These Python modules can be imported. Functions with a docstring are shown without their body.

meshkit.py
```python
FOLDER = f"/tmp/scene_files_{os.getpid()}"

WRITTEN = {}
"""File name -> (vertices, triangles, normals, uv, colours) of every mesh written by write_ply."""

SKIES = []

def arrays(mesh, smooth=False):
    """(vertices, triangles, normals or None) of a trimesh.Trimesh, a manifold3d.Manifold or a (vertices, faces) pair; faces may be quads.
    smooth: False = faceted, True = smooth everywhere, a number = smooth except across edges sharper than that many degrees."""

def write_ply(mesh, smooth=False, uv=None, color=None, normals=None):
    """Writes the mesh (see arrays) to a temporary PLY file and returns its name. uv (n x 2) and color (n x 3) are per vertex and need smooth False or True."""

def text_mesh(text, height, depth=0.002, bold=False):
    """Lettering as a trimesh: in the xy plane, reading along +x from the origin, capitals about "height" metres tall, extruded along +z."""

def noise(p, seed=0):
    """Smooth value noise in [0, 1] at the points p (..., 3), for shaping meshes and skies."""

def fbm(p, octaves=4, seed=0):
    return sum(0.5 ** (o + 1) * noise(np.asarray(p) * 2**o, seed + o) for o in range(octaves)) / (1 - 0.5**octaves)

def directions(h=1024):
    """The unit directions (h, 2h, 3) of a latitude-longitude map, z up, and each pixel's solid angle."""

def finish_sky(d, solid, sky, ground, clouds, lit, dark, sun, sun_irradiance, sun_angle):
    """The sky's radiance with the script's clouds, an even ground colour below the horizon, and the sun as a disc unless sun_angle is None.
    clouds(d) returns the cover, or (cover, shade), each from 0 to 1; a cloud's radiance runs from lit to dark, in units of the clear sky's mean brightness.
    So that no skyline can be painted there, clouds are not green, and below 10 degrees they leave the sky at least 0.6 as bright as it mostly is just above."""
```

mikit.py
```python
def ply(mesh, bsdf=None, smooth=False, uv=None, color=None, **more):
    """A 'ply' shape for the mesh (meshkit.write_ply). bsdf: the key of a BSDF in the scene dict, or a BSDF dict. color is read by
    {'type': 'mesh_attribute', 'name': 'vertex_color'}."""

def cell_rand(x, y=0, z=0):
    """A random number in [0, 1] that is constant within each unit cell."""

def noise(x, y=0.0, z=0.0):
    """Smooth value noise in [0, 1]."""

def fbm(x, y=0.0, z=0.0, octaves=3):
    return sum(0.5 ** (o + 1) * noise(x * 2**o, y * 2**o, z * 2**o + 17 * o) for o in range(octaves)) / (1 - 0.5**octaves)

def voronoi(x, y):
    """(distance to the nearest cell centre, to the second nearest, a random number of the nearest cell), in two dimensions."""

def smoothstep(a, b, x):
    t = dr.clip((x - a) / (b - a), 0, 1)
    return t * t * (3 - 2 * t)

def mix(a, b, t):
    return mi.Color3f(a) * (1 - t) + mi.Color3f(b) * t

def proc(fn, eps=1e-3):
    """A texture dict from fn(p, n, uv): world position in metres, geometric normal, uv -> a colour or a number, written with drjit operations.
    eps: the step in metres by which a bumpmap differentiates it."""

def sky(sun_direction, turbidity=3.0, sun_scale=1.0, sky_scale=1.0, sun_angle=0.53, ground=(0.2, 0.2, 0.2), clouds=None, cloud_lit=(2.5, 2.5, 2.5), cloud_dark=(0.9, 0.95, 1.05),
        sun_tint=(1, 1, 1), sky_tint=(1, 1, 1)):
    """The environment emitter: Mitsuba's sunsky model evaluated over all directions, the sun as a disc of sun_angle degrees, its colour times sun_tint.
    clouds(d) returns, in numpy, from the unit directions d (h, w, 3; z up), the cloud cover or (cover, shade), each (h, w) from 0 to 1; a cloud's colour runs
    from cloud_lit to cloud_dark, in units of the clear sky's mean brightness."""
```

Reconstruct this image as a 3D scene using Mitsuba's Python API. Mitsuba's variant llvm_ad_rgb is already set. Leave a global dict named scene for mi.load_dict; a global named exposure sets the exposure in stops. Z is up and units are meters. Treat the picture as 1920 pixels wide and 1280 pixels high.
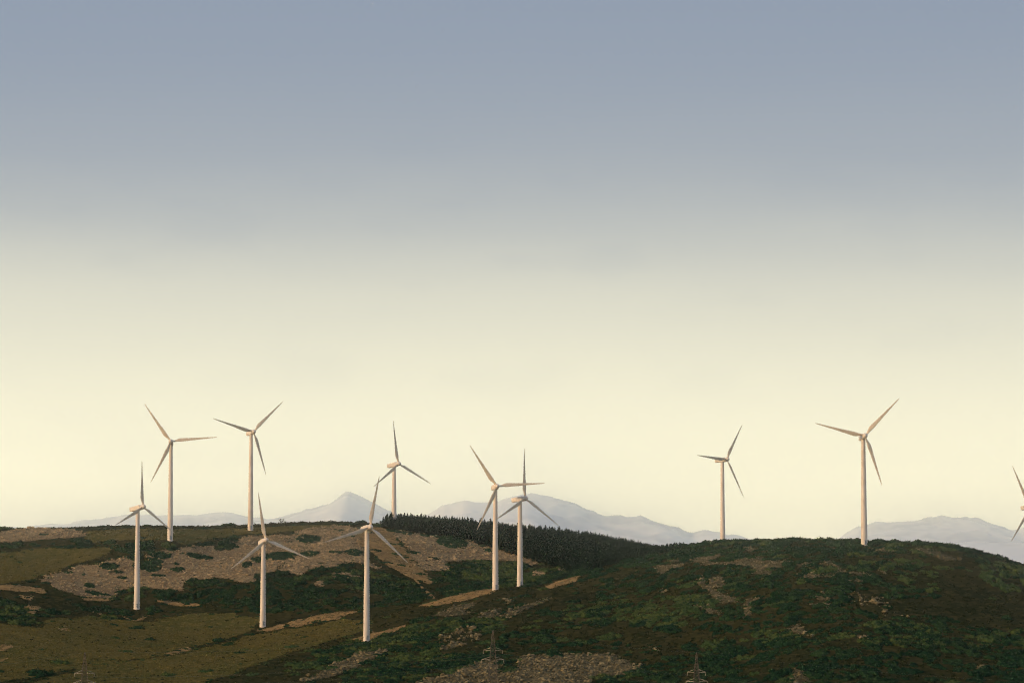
import math
import numpy as np, trimesh, shapely
import drjit as dr
import mitsuba as mi
import mikit, meshkit
from scipy.interpolate import RBFInterpolator, RegularGridInterpolator
from mikit import proc, mix, smoothstep

T = mi.ScalarTransform4f
rng = np.random.default_rng(11)
scene, labels = {'type': 'scene'}, {}

# ------------------------------------------------------------------ camera, light, exposure
PITCH = math.radians(4.62)
scene['haze_medium'] = {'type': 'homogeneous', 'albedo': {'type': 'rgb', 'value': [0.98, 0.985, 0.99]}, 'sigma_t': {'type': 'rgb', 'value': [6.0e-5, 6.0e-5, 6.0e-5]}, 'phase': {'type': 'hg', 'g': 0.985}}
scene['camera'] = {'type': 'perspective', 'fov': 20.0, 'fov_axis': 'x', 'near_clip': 1.0, 'far_clip': 90000.0,
    'to_world': T().look_at(origin=[0, 0, 0], target=[0, math.cos(PITCH), math.sin(PITCH)], up=[0, 0, 1]),
    'medium': {'type': 'ref', 'id': 'haze_medium'},
    'film': {'type': 'hdrfilm', 'width': 1024, 'height': 682}, 'sampler': {'type': 'independent', 'sample_count': 64}}

def veil(d):
    """A thin even veil of high cloud all the way round, clear and cream towards the horizon, blue grey overhead."""
    e = np.degrees(np.arcsin(np.clip(d[..., 2], -1, 1)))
    az = np.arctan2(d[..., 0], d[..., 1])
    q = np.stack([np.cos(az) * 2.5, np.sin(az) * 2.5, e * 0.30], -1)
    w = meshkit.fbm(q * 1.7 + 5, 4, 3) - 0.5
    s = np.interp(e + 1.0 * w, [0, 1.2, 2.2, 3.6, 4.6, 5.5, 6.1, 6.6, 7.2, 8.2, 9.3, 10.3, 11.3, 14, 25, 90], [0, 0.219, 0.419, 0.539, 0.626, 0.694, 0.761, 0.813, 0.866, 0.921, 0.946, 0.965, 0.977, 0.99, 0.997, 1])
    wisp = meshkit.fbm(np.stack([np.cos(az) * 30, np.sin(az) * 30, e * 1.3], -1), 4, 9)
    s = s + 0.030 * np.clip((wisp - 0.56) / 0.16, 0, 1) * np.clip(e / 1.5, 0, 1) * np.clip((9 - e) / 4, 0, 1)
    return np.ones_like(e), np.clip(s, 0, 1)

SUN = (-0.86, -0.43, 0.27)
scene['sky'] = mikit.sky(SUN, turbidity=4.0, sun_scale=0.40, sky_scale=1.0, sun_angle=5.0, sun_tint=(1.0, 0.96, 0.92), sky_tint=(1.0, 1.0, 1.0),
    clouds=veil, cloud_lit=(3.869, 3.49, 2.147), cloud_dark=(0.515, 0.645, 0.865), ground=(0.12, 0.12, 0.09))
labels['sky'] = {'label': 'dusk sky, grey blue above fading to cream at the horizon', 'category': 'sky', 'kind': 'structure'}
exposure = 2.8

# ------------------------------------------------------------------ materials
def grain(p, s, seed=0.0):
    return mikit.noise(p.x * s + seed, p.y * s, p.z * s * 1.5)

def three(a, b, c, s1, s2, seed=0.0):
    def fn(p, n, uv):
        t = mikit.fbm(p.x * s1 + seed, p.y * s1, p.z * s1, octaves=4)
        u = mikit.fbm(p.x * s2 + seed, p.y * s2, p.z * s2 * 2, octaves=2)
        v = mix(mix(a, b, smoothstep(0.38, 0.62, t)), c, smoothstep(0.45, 0.75, u))
        return v
    return fn

def matte(fn_or_rgb):
    r = proc(fn_or_rgb) if callable(fn_or_rgb) else {'type': 'rgb', 'value': fn_or_rgb}
    return {'type': 'twosided', 'bsdf': {'type': 'diffuse', 'reflectance': r}}

heath = three((0.037, 0.037, 0.016), (0.025, 0.031, 0.014), (0.052, 0.047, 0.021), 0.05, 0.5)
def ground_cover(p, n, uv):          # heath on the hills; the unseen far plain made straw pale to bounce light
    bounce_plain = mix((0.30, 0.25, 0.15), (0.20, 0.19, 0.11), smoothstep(0.4, 0.6, mikit.fbm(p.x * 0.002, p.y * 0.002, octaves=3)))
    return mix(heath(p, n, uv), bounce_plain, smoothstep(2300.0, 3200.0, p.y))
scene['m_heath'] = matte(ground_cover)
scene['m_meadow'] = matte(three((0.112, 0.092, 0.031), (0.086, 0.084, 0.028), (0.146, 0.116, 0.042), 0.03, 0.5, 9.0))
scene['m_grass'] = matte(three((0.117, 0.099, 0.032), (0.083, 0.084, 0.028), (0.154, 0.122, 0.044), 0.06, 0.35, 9.0))
scene['m_scree'] = matte(three((0.286, 0.210, 0.118), (0.215, 0.156, 0.090), (0.135, 0.099, 0.058), 0.08, 0.9, 3.0))
scene['m_dark_scree'] = matte(three((0.115, 0.100, 0.060), (0.081, 0.073, 0.044), (0.046, 0.046, 0.026), 0.08, 0.9, 3.0))
scene['m_soil'] = matte(three((0.336, 0.210, 0.090), (0.256, 0.165, 0.076), (0.134, 0.096, 0.045), 0.15, 0.7, 4.0))
scene['m_stone'] = matte(three((0.374, 0.275, 0.161), (0.230, 0.171, 0.103), (0.509, 0.376, 0.223), 0.9, 0.6, 1.0))
scene['m_dark_stone'] = matte(three((0.171, 0.143, 0.085), (0.092, 0.082, 0.051), (0.282, 0.230, 0.137), 0.8, 0.55, 1.0))
scene['m_gorse'] = matte(three((0.015, 0.044, 0.023), (0.028, 0.060, 0.027), (0.010, 0.031, 0.019), 0.10, 0.45, 2.0))
scene['m_broom'] = matte(three((0.053, 0.088, 0.035), (0.076, 0.103, 0.036), (0.034, 0.065, 0.028), 0.10, 0.45, 6.0))
scene['m_heather'] = matte(three((0.026, 0.032, 0.013), (0.017, 0.028, 0.013), (0.037, 0.040, 0.017), 0.10, 0.5, 7.0))
scene['m_conifer'] = matte(three((0.009, 0.028, 0.019), (0.014, 0.034, 0.020), (0.007, 0.021, 0.015), 0.12, 0.4, 8.0))
scene['m_bark'] = matte((0.05, 0.038, 0.028))
scene['m_mountain'] = matte(three((0.74, 0.77, 0.80), (0.52, 0.56, 0.62), (0.90, 0.89, 0.86), 0.0016, 0.0030, 5.0))  # part of the fading by haze is put into this pale colour
scene['m_cloud'] = matte((0.86, 0.86, 0.86))
scene['m_plain'] = matte(three((0.07, 0.07, 0.035), (0.09, 0.08, 0.045), (0.05, 0.06, 0.03), 0.002, 0.01, 5.0))

def paint(p, n, uv):
    streak = mikit.fbm(p.x * 0.8, p.y * 0.8, p.z * 0.06, octaves=3)
    band = mikit.noise(p.z * 0.35, p.x * 0.05)
    return mix((0.82, 0.72, 0.63), (0.67, 0.57, 0.48), smoothstep(0.45, 0.8, streak * 0.75 + band * 0.25))
scene['m_paint'] = {'type': 'twosided', 'bsdf': {'type': 'principled', 'base_color': proc(paint), 'roughness': 0.5, 'specular': 0.35}}
def blade_paint(p, n, uv):
    return mix((0.78, 0.64, 0.48), (0.64, 0.51, 0.37), smoothstep(0.4, 0.8, mikit.fbm(p.x * 0.6, p.y * 0.6, p.z * 0.6, octaves=3)))
scene['m_blade'] = {'type': 'twosided', 'bsdf': {'type': 'principled', 'base_color': proc(blade_paint), 'roughness': 0.45, 'specular': 0.4}}
scene['m_door'] = {'type': 'principled', 'base_color': {'type': 'rgb', 'value': [0.30, 0.32, 0.33]}, 'roughness': 0.5}
scene['m_steel'] = {'type': 'principled', 'base_color': proc(lambda p, n, uv: mix((0.15, 0.12, 0.09), (0.085, 0.066, 0.048), smoothstep(0.35, 0.7, grain(p, 1.3)))), 'roughness': 0.55, 'metallic': 0.2}
scene['m_arm_sunlit'] = {'type': 'principled', 'base_color': proc(lambda p, n, uv: mix((0.52, 0.44, 0.33), (0.30, 0.23, 0.16), smoothstep(0.35, 0.7, grain(p, 1.3)))), 'roughness': 0.5, 'metallic': 0.1}  # mast steel with the sunlit brightness of the arms put into the colour
scene['m_wire'] = {'type': 'principled', 'base_color': {'type': 'rgb', 'value': [0.20, 0.22, 0.16]}, 'roughness': 0.4, 'metallic': 0.5}

def struct(key, mesh, m, text=None, cat=None, smooth=False):
    scene[key] = mikit.ply(mesh, m, smooth=smooth)
    labels[key] = {'kind': 'structure', 'label': text, 'category': cat or key.rstrip('_0123456789').replace('_', ' ')}

def stuff(key, mesh, m, text, cat):
    scene[key] = mikit.ply(mesh, m, smooth=key == 'low_cloud_bounce')
    labels[key] = {'kind': 'stuff', 'label': text, 'category': cat}

taken = {}
def numbered(name):
    k = taken.get(name, 0); taken[name] = k + 1
    return name if k == 0 else '%s_%03d' % (name, k)

# ------------------------------------------------------------------ the land
# survey points of the two hills, metres: x, y, height relative to the viewpoint
SURVEY = np.array([[-317.4, 1560.0, 22.8], [-276.3, 1570.0, 25.8], [-239.7, 1575.0, 25.9], [-205.7, 1580.0, 27.7], [-182.5, 1580.0, 27.1], [-142.4, 1585.0, 26.6], [-117.0, 1595.0, 29.1], [-93.9, 1600.0, 29.8], [-76.4, 1603.0, 29.0], [-64.9, 1608.0, 27.9], [-17.8, 1620.0, 24.5], [11.9, 1620.0, 21.3], [41.6, 1620.0, 18.3], [71.2, 1620.0, 16.3], [98.2, 1625.0, 13.6], [119.9, 1640.0, 17.4], [-305.0, 1500.0, 10.9], [-264.7, 1505.0, 13.7], [-177.7, 1515.0, 18.8], [-183.9, 1430.0, -15.9], [-118.7, 1390.0, -23.8], [-188.4, 1200.0, -43.7], [-155.5, 1290.0, -35.3], [-235.2, 1340.0, -24.4], [-206.8, 1180.0, -43.0], [-279.9, 1320.0, -28.9], [-249.8, 1180.0, -45.1], [-251.3, 1430.0, -5.2], [-93.5, 1420.0, -13.0], [-55.3, 1440.0, -9.2], [-43.8, 1495.0, 1.3], [-16.9, 1540.0, 8.4], [11.2, 1535.0, 6.1], [35.9, 1510.0, 1.9], [-72.4, 1520.0, 11.1], [-123.1, 1462.0, -0.0], [-101.6, 1540.0, 16.9], [-219.6, 1480.0, 5.4], [-213.5, 1440.0, -7.9], [-154.9, 1510.0, 11.0], [-145.5, 1420.0, -15.6], [-7.1, 1384.0, -6.3], [4.9, 1395.0, -4.9], [33.8, 1418.0, 2.6], [60.2, 1428.0, 9.1], [86.5, 1430.0, 14.3], [107.8, 1400.0, 16.6], [128.2, 1372.0, 17.0], [148.2, 1348.0, 15.5], [162.3, 1332.0, 14.1], [179.7, 1325.0, 14.3], [202.9, 1318.0, 11.8], [229.9, 1308.0, 2.4], [266.4, 1300.0, -11.9], [-63.6, 1293.0, -28.5], [-39.2, 1340.0, -17.1], [-83.4, 1268.0, -33.5], [-104.0, 1238.0, -38.3], [-127.1, 1200.0, -43.7], [-88.0, 1338.0, -26.8], [-64.3, 1352.0, -21.5], [-40.6, 1388.0, -12.7], [9.5, 1300.0, -19.0], [8.5, 1165.0, -42.4], [-56.2, 1185.0, -43.1], [81.2, 1305.0, -4.8], [76.1, 1225.0, -26.8], [71.7, 1155.0, -42.0], [147.0, 1255.0, -4.6], [138.6, 1185.0, -25.9], [132.0, 1130.0, -41.1], [207.7, 1275.0, -4.7], [195.2, 1200.0, -26.2], [185.2, 1140.0, -41.5], [118.9, 1325.0, 7.2], [46.4, 1335.0, -9.8], [252.1, 1210.0, -26.5], [235.1, 1130.0, -43.2], [-330.0, 1720.0, 8.0], [-330.0, 1900.0, -31.0], [-250.0, 1720.0, 4.0], [-250.0, 1900.0, -35.0], [-150.0, 1720.0, 8.0], [-150.0, 1900.0, -31.0], [-60.0, 1720.0, 8.0], [-60.0, 1900.0, -31.0], [0.0, 1720.0, -1.0], [0.0, 1900.0, -40.0], [60.0, 1720.0, -4.0], [60.0, 1900.0, -43.0], [120.0, 1720.0, -2.0], [120.0, 1900.0, -41.0], [95.0, 1490.0, 8.0], [130.0, 1480.0, 7.0], [170.0, 1430.0, 6.0], [215.0, 1400.0, 2.0], [260.0, 1390.0, -6.0], [300.0, 1420.0, -25.0], [150.0, 1560.0, 8.0], [220.0, 1560.0, -8.0], [240.0, 1720.0, -25.0], [300.0, 1900.0, -60.0], [60.0, 1470.0, 1.0], [-330.0, 1050.0, -66.0], [-330.0, 940.0, -84.0], [-330.0, 850.0, -98.0], [-180.0, 1050.0, -66.0], [-180.0, 940.0, -84.0], [-180.0, 850.0, -98.0], [-60.0, 1050.0, -66.0], [-60.0, 940.0, -84.0], [-60.0, 850.0, -98.0], [60.0, 1050.0, -66.0], [60.0, 940.0, -84.0], [60.0, 850.0, -98.0], [180.0, 1050.0, -66.0], [180.0, 940.0, -84.0], [180.0, 850.0, -98.0], [330.0, 1050.0, -66.0], [330.0, 940.0, -84.0], [330.0, 850.0, -98.0]], float)
rbf = RBFInterpolator(SURVEY[:, :2], SURVEY[:, 2], kernel='thin_plate_spline', smoothing=30.0)
cx, cy = np.arange(-430, 431, 5.0), np.arange(830, 1931, 5.0)
CG = np.stack(np.meshgrid(cx, cy, indexing='ij'), -1)
hill_grid = RegularGridInterpolator((cx, cy), rbf(CG.reshape(-1, 2)).reshape(CG.shape[:2]), method='linear', bounds_error=False, fill_value=None)

def ss(a, b, x):
    t = np.clip((x - a) / (b - a), 0, 1)
    return t * t * (3 - 2 * t)

def n2(x, y, s, seed, octaves=3):
    return meshkit.fbm(np.stack([x * s, y * s, np.zeros_like(x) + 0.37], -1), octaves, seed) - 0.5

def land(x, y):
    """Height of the ground at x, y: the two surveyed hills, the valley before them, the viewpoint's own hill, a plain behind."""
    x, y = np.broadcast_arrays(np.asarray(x, float), np.asarray(y, float))
    low = -150 + 30 * n2(x, y, 0.002, 21, 3) + 120 * n2(x, y, 0.0004, 22, 2) * ss(2500, 6000, np.hypot(x, y))
    xc, yc = np.clip(x, -429, 429), np.clip(y, 831, 1929)
    z = hill_grid(np.stack([xc, yc], -1).reshape(-1, 2)).reshape(x.shape)
    z = z + 2.4 * n2(x, y, 0.03, 31, 2) * 0.6 + 1.5 * n2(x, y, 0.11, 32, 3)
    out = np.maximum(np.abs(x) - 330, 0) / 500.0
    out = np.hypot(out, np.maximum(880 - y, 0) / 260.0 + np.maximum(y - 1850, 0) / 600.0)
    w = 1 - ss(0, 1, out)
    z = z * w + low * (1 - w)
    r = np.hypot(x, y)
    own = -1.9 - 0.06 * r - 0.0011 * np.minimum(r, 350) ** 2 + 0.8 * n2(x, y, 0.05, 33, 2) * ss(5, 40, r)
    k = 1 - ss(250, 420, r)
    return z * (1 - k) + np.maximum(own, low) * k

def axis(fine0, fine1, step, lo, hi):
    a = [fine0]; d = step
    while a[-1] > lo: d *= 1.13; a.append(a[-1] - d)
    b = [fine1]; d = step
    while b[-1] < hi: d *= 1.13; b.append(b[-1] + d)
    return np.concatenate([a[::-1], np.arange(fine0 + step, fine1 - step / 2, step), b])

STEP = 1.7
ax = axis(-300, 300, STEP, -7500, 7500)
ay = np.concatenate([axis(-60, 60, 6.0, -1500, -60)[:-1], np.linspace(60, 1080, 120)[:-1], axis(1080, 1660, STEP, 1080, 28500)])
ay = np.unique(np.round(ay, 4)); ay = ay[np.concatenate([[True], np.diff(ay) > 0.5])]

def sheet(xs, ys, z):
    X, Y = np.meshgrid(xs, ys, indexing='ij')
    v = np.stack([X, Y, z], -1).reshape(-1, 3)
    i = np.arange(len(xs) * len(ys)).reshape(len(xs), len(ys))
    q = np.stack([i[:-1, :-1], i[1:, :-1], i[1:, 1:], i[:-1, 1:]], -1).reshape(-1, 4)
    return v, q

GX, GY = np.meshgrid(ax, ay, indexing='ij')
GZ = land(GX, GY)
ground = RegularGridInterpolator((ax, ay), GZ)
def gz(x, y): return ground(np.stack([x, y], -1))
struct('ground', sheet(ax, ay, GZ), 'm_heath', 'brown olive heath covering the two hills and the valley', 'ground', smooth=True)

# ---- bare places, drawn as outlines on the map (x, y in metres)
MAP = [
    ('scree', [(-273.4, 1538.0), (-268.7, 1559.0), (-261.6, 1568.0), (-246.7, 1565.0), (-233.6, 1554.0), (-227.9, 1541.0), (-220.8, 1531.0), (-227.5, 1526.0), (-237.4, 1524.0), (-248.9, 1520.0), (-261.5, 1518.0), (-270.6, 1522.0)]),
    ('scree', [(-235.6, 1454.0), (-228.3, 1467.0), (-221.4, 1480.0), (-210.1, 1483.0), (-202.7, 1489.0), (-199.5, 1492.0), (-192.6, 1488.0), (-189.2, 1476.0), (-185.2, 1480.0), (-186.9, 1493.0), (-183.6, 1496.0), (-178.9, 1502.0), (-172.4, 1502.0), (-166.6, 1515.0), (-157.5, 1526.0), (-153.2, 1520.0), (-147.7, 1521.0), (-143.0, 1550.0), (-134.0, 1556.0), (-121.8, 1558.0), (-116.3, 1548.0), (-110.4, 1532.0), (-114.4, 1511.0), (-121.5, 1475.0), (-127.8, 1464.0), (-129.7, 1456.0), (-138.0, 1459.0), (-146.7, 1466.0), (-158.2, 1465.0), (-164.0, 1461.0), (-163.9, 1452.0), (-179.3, 1455.0), (-188.5, 1457.0), (-197.4, 1451.0), (-196.6, 1439.0), (-215.2, 1434.0), (-223.7, 1438.0), (-233.4, 1449.0)]),
    ('scree', [(-116.6, 1564.0), (-108.0, 1578.0), (-100.3, 1578.0), (-93.9, 1568.0), (-87.3, 1553.0), (-84.2, 1499.0), (-101.2, 1480.0), (-106.4, 1465.0), (-118.8, 1475.0), (-114.3, 1509.0), (-105.0, 1509.0), (-101.2, 1520.0), (-109.3, 1543.0)]),
    ('scree', [(-119.6, 1554.0), (-114.9, 1567.0), (-107.0, 1578.0), (-93.0, 1585.0), (-85.0, 1580.0), (-81.1, 1543.0), (-77.0, 1519.0), (-67.5, 1494.0), (-75.0, 1498.0), (-88.0, 1502.0), (-96.9, 1498.0), (-105.5, 1490.0), (-107.3, 1465.0), (-113.4, 1475.0)]),
    ('scree', [(-65.0, 1587.0), (-54.4, 1589.0), (-41.5, 1580.0), (-39.2, 1566.0), (-26.7, 1559.0), (-24.1, 1577.0), (-16.3, 1566.0), (-5.8, 1571.0), (2.9, 1566.0), (11.3, 1547.0), (16.0, 1537.0), (8.4, 1533.0), (-0.9, 1542.0), (-15.1, 1541.0), (-24.4, 1535.0), (-35.4, 1526.0), (-30.4, 1510.0), (-42.2, 1502.0), (-48.9, 1510.0), (-58.8, 1552.0)]),
    ('scree', [(17.1, 1560.0), (30.2, 1546.0), (28.2, 1538.0), (19.8, 1548.0)]),
    ('scree', [(10.2, 1519.0), (17.6, 1519.0), (15.5, 1492.0), (11.0, 1503.0)]),
    ('scree', [(23.4, 1533.0), (27.8, 1520.0), (24.1, 1520.0)]),
    ('scree', [(-99.4, 1455.0), (-94.2, 1457.0), (-94.6, 1449.0), (-98.1, 1449.0)]),
    ('scree', [(-91.9, 1476.0), (-82.3, 1481.0), (-77.3, 1473.0), (-89.5, 1467.0)]),
    ('scree', [(-35.0, 1334.0), (-27.1, 1349.0), (-18.2, 1354.0), (-17.2, 1346.0), (-22.0, 1336.0), (-21.0, 1327.0), (-30.8, 1328.0)]),
    ('scree', [(-5.6, 1308.0), (-0.8, 1326.0), (7.3, 1336.0), (18.1, 1349.0), (9.7, 1331.0), (0.8, 1313.0), (-1.6, 1303.0)]),
    ('scree', [(-5.8, 1353.0), (0.0, 1350.0), (-1.6, 1340.0)]),
    ('scree', [(-13.8, 1327.0), (-4.9, 1330.0), (-6.4, 1312.0), (-16.0, 1312.0)]),
    ('scree', [(-31.3, 1255.0), (-23.9, 1264.0), (-25.2, 1254.0), (-28.2, 1250.0)]),
    ('scree', [(-85.7, 1203.0), (-78.0, 1220.0), (-74.0, 1241.0), (-65.8, 1256.0), (-57.2, 1268.0), (-54.5, 1260.0), (-60.4, 1240.0), (-65.4, 1221.0), (-72.1, 1209.0), (-84.4, 1196.0)]),
    ('scree', [(-38.4, 1168.0), (-36.2, 1188.0), (-21.9, 1197.0), (-11.8, 1220.0), (-6.6, 1212.0), (-2.8, 1188.0), (2.2, 1201.0), (5.2, 1226.0), (17.8, 1220.0), (26.8, 1222.0), (40.1, 1218.0), (47.2, 1203.0), (53.0, 1184.0), (48.4, 1177.0), (42.9, 1175.0), (34.4, 1176.0), (29.7, 1164.0), (25.2, 1151.0), (-2.1, 1149.0), (-33.8, 1157.0)]),
    ('scree', [(107.6, 1366.0), (112.5, 1364.0), (114.6, 1352.0), (110.5, 1355.0)]),
    ('scree', [(66.6, 1372.0), (75.1, 1366.0), (81.6, 1360.0), (80.7, 1356.0), (75.1, 1356.0), (70.5, 1351.0), (67.1, 1358.0)]),
    ('scree', [(71.3, 1377.0), (81.6, 1371.0), (80.1, 1367.0), (73.5, 1372.0)]),
    ('scree', [(83.6, 1363.0), (93.8, 1365.0), (97.7, 1359.0), (93.3, 1350.0), (97.6, 1340.0), (104.7, 1345.0), (115.8, 1331.0), (113.9, 1296.0), (109.5, 1307.0), (109.7, 1316.0), (97.8, 1335.0), (86.7, 1352.0)]),
    ('scree', [(84.3, 1329.0), (86.2, 1322.0), (87.1, 1303.0), (90.4, 1316.0), (95.2, 1316.0), (94.5, 1291.0), (91.0, 1292.0), (93.2, 1281.0), (98.7, 1269.0), (97.6, 1262.0), (92.8, 1268.0), (86.9, 1284.0), (83.8, 1303.0)]),
    ('scree', [(79.5, 1273.0), (83.6, 1270.0), (90.7, 1256.0), (88.7, 1251.0), (85.1, 1258.0)]),
    ('scree', [(66.1, 1326.0), (69.0, 1322.0), (67.9, 1313.0)]),
    ('scree', [(101.8, 1265.0), (106.9, 1263.0), (103.2, 1254.0), (100.5, 1245.0), (98.2, 1238.0), (100.0, 1253.0)]),
    ('scree', [(57.2, 1227.0), (60.3, 1223.0), (61.6, 1214.0), (58.5, 1219.0)]),
    ('scree', [(115.2, 1324.0), (125.3, 1316.0), (123.9, 1307.0), (118.4, 1306.0), (114.3, 1314.0)]),
    ('scree', [(127.8, 1307.0), (133.6, 1303.0), (132.6, 1299.0)]),
    ('scree', [(138.0, 1299.0), (142.1, 1304.0), (145.5, 1292.0), (147.2, 1281.0), (154.9, 1277.0), (159.0, 1268.0), (155.7, 1269.0), (147.1, 1275.0), (143.3, 1278.0), (143.5, 1290.0)]),
    ('scree', [(126.9, 1289.0), (131.5, 1288.0), (134.5, 1278.0), (142.0, 1277.0), (140.9, 1272.0), (129.7, 1276.0)]),
    ('scree', [(159.9, 1284.0), (164.5, 1283.0), (163.9, 1274.0), (160.8, 1277.0)]),
    ('scree', [(146.6, 1264.0), (151.4, 1267.0), (150.7, 1262.0)]),
    ('scree', [(127.5, 1239.0), (134.7, 1237.0), (138.7, 1233.0), (135.2, 1232.0)]),
    ('scree', [(131.0, 1250.0), (135.1, 1251.0), (135.7, 1241.0), (131.2, 1242.0)]),
    ('scree', [(114.1, 1212.0), (119.0, 1216.0), (121.4, 1207.0), (123.7, 1198.0), (124.7, 1192.0), (120.4, 1198.0)]),
    ('scree', [(107.9, 1142.0), (112.0, 1157.0), (115.8, 1148.0), (117.6, 1140.0), (113.9, 1134.0), (107.7, 1135.0)]),
    ('scree', [(161.3, 1324.0), (168.8, 1316.0), (173.1, 1312.0), (164.8, 1313.0)]),
    ('scree', [(183.9, 1316.0), (190.8, 1310.0), (195.9, 1304.0), (200.8, 1301.0), (193.3, 1299.0), (185.6, 1307.0)]),
    ('scree', [(160.5, 1223.0), (165.0, 1219.0), (161.8, 1220.0)]),
    ('scree', [(141.0, 1191.0), (145.3, 1191.0), (145.6, 1185.0), (141.2, 1184.0)]),
    ('scree', [(183.4, 1161.0), (189.8, 1161.0), (188.4, 1156.0), (184.0, 1155.0)]),
    ('boulders', [(140.3, 1252.0), (149.6, 1248.0), (157.4, 1242.0), (158.5, 1233.0), (155.5, 1219.0), (152.2, 1224.0), (147.6, 1232.0), (143.3, 1243.0)]),
    ('boulders', [(-32.0, 1282.0), (-20.6, 1299.0), (-14.0, 1272.0), (-21.4, 1253.0), (-29.7, 1252.0)]),
    ('soil', [(-85.9, 1579.0), (-71.9, 1590.0), (-63.7, 1579.0), (-58.8, 1552.0), (-52.1, 1524.0), (-45.9, 1504.0), (-40.8, 1486.0), (-38.7, 1476.0), (-42.2, 1471.0), (-48.0, 1483.0), (-56.4, 1490.0), (-64.2, 1502.0), (-72.6, 1524.0), (-76.9, 1535.0), (-82.9, 1542.0)]),
    ('soil', [(-43.8, 1382.0), (-33.1, 1390.0), (-24.1, 1410.0), (-15.7, 1430.0), (-8.6, 1413.0), (-6.3, 1380.0), (-10.9, 1371.0), (-16.7, 1368.0), (-24.9, 1363.0), (-33.1, 1359.0)]),
    ('soil', [(13.4, 1372.0), (20.4, 1391.0), (32.3, 1392.0), (32.0, 1379.0), (25.1, 1372.0), (17.5, 1368.0)]),
    ('soil', [(-73.9, 1305.0), (-66.4, 1312.0), (-62.5, 1314.0), (-59.3, 1316.0), (-46.0, 1324.0), (-48.7, 1309.0), (-55.7, 1306.0), (-62.2, 1293.0), (-65.3, 1292.0)]),
    ('soil', [(-107.0, 1393.0), (-92.1, 1399.0), (-77.7, 1400.0), (-71.5, 1397.0), (-78.9, 1391.0), (-89.8, 1390.0), (-101.1, 1382.0), (-106.4, 1385.0)]),
    ('track', [(-51.2, 1486.0), (-49.7, 1487.0), (-44.2, 1462.0), (-40.6, 1446.0), (-36.6, 1411.0), (-37.7, 1406.0), (-43.4, 1452.0), (-47.0, 1468.0)]),
    ('soil', [(-122.1, 1382.0), (-109.4, 1391.0), (-107.8, 1382.0), (-117.6, 1378.0)]),
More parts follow.
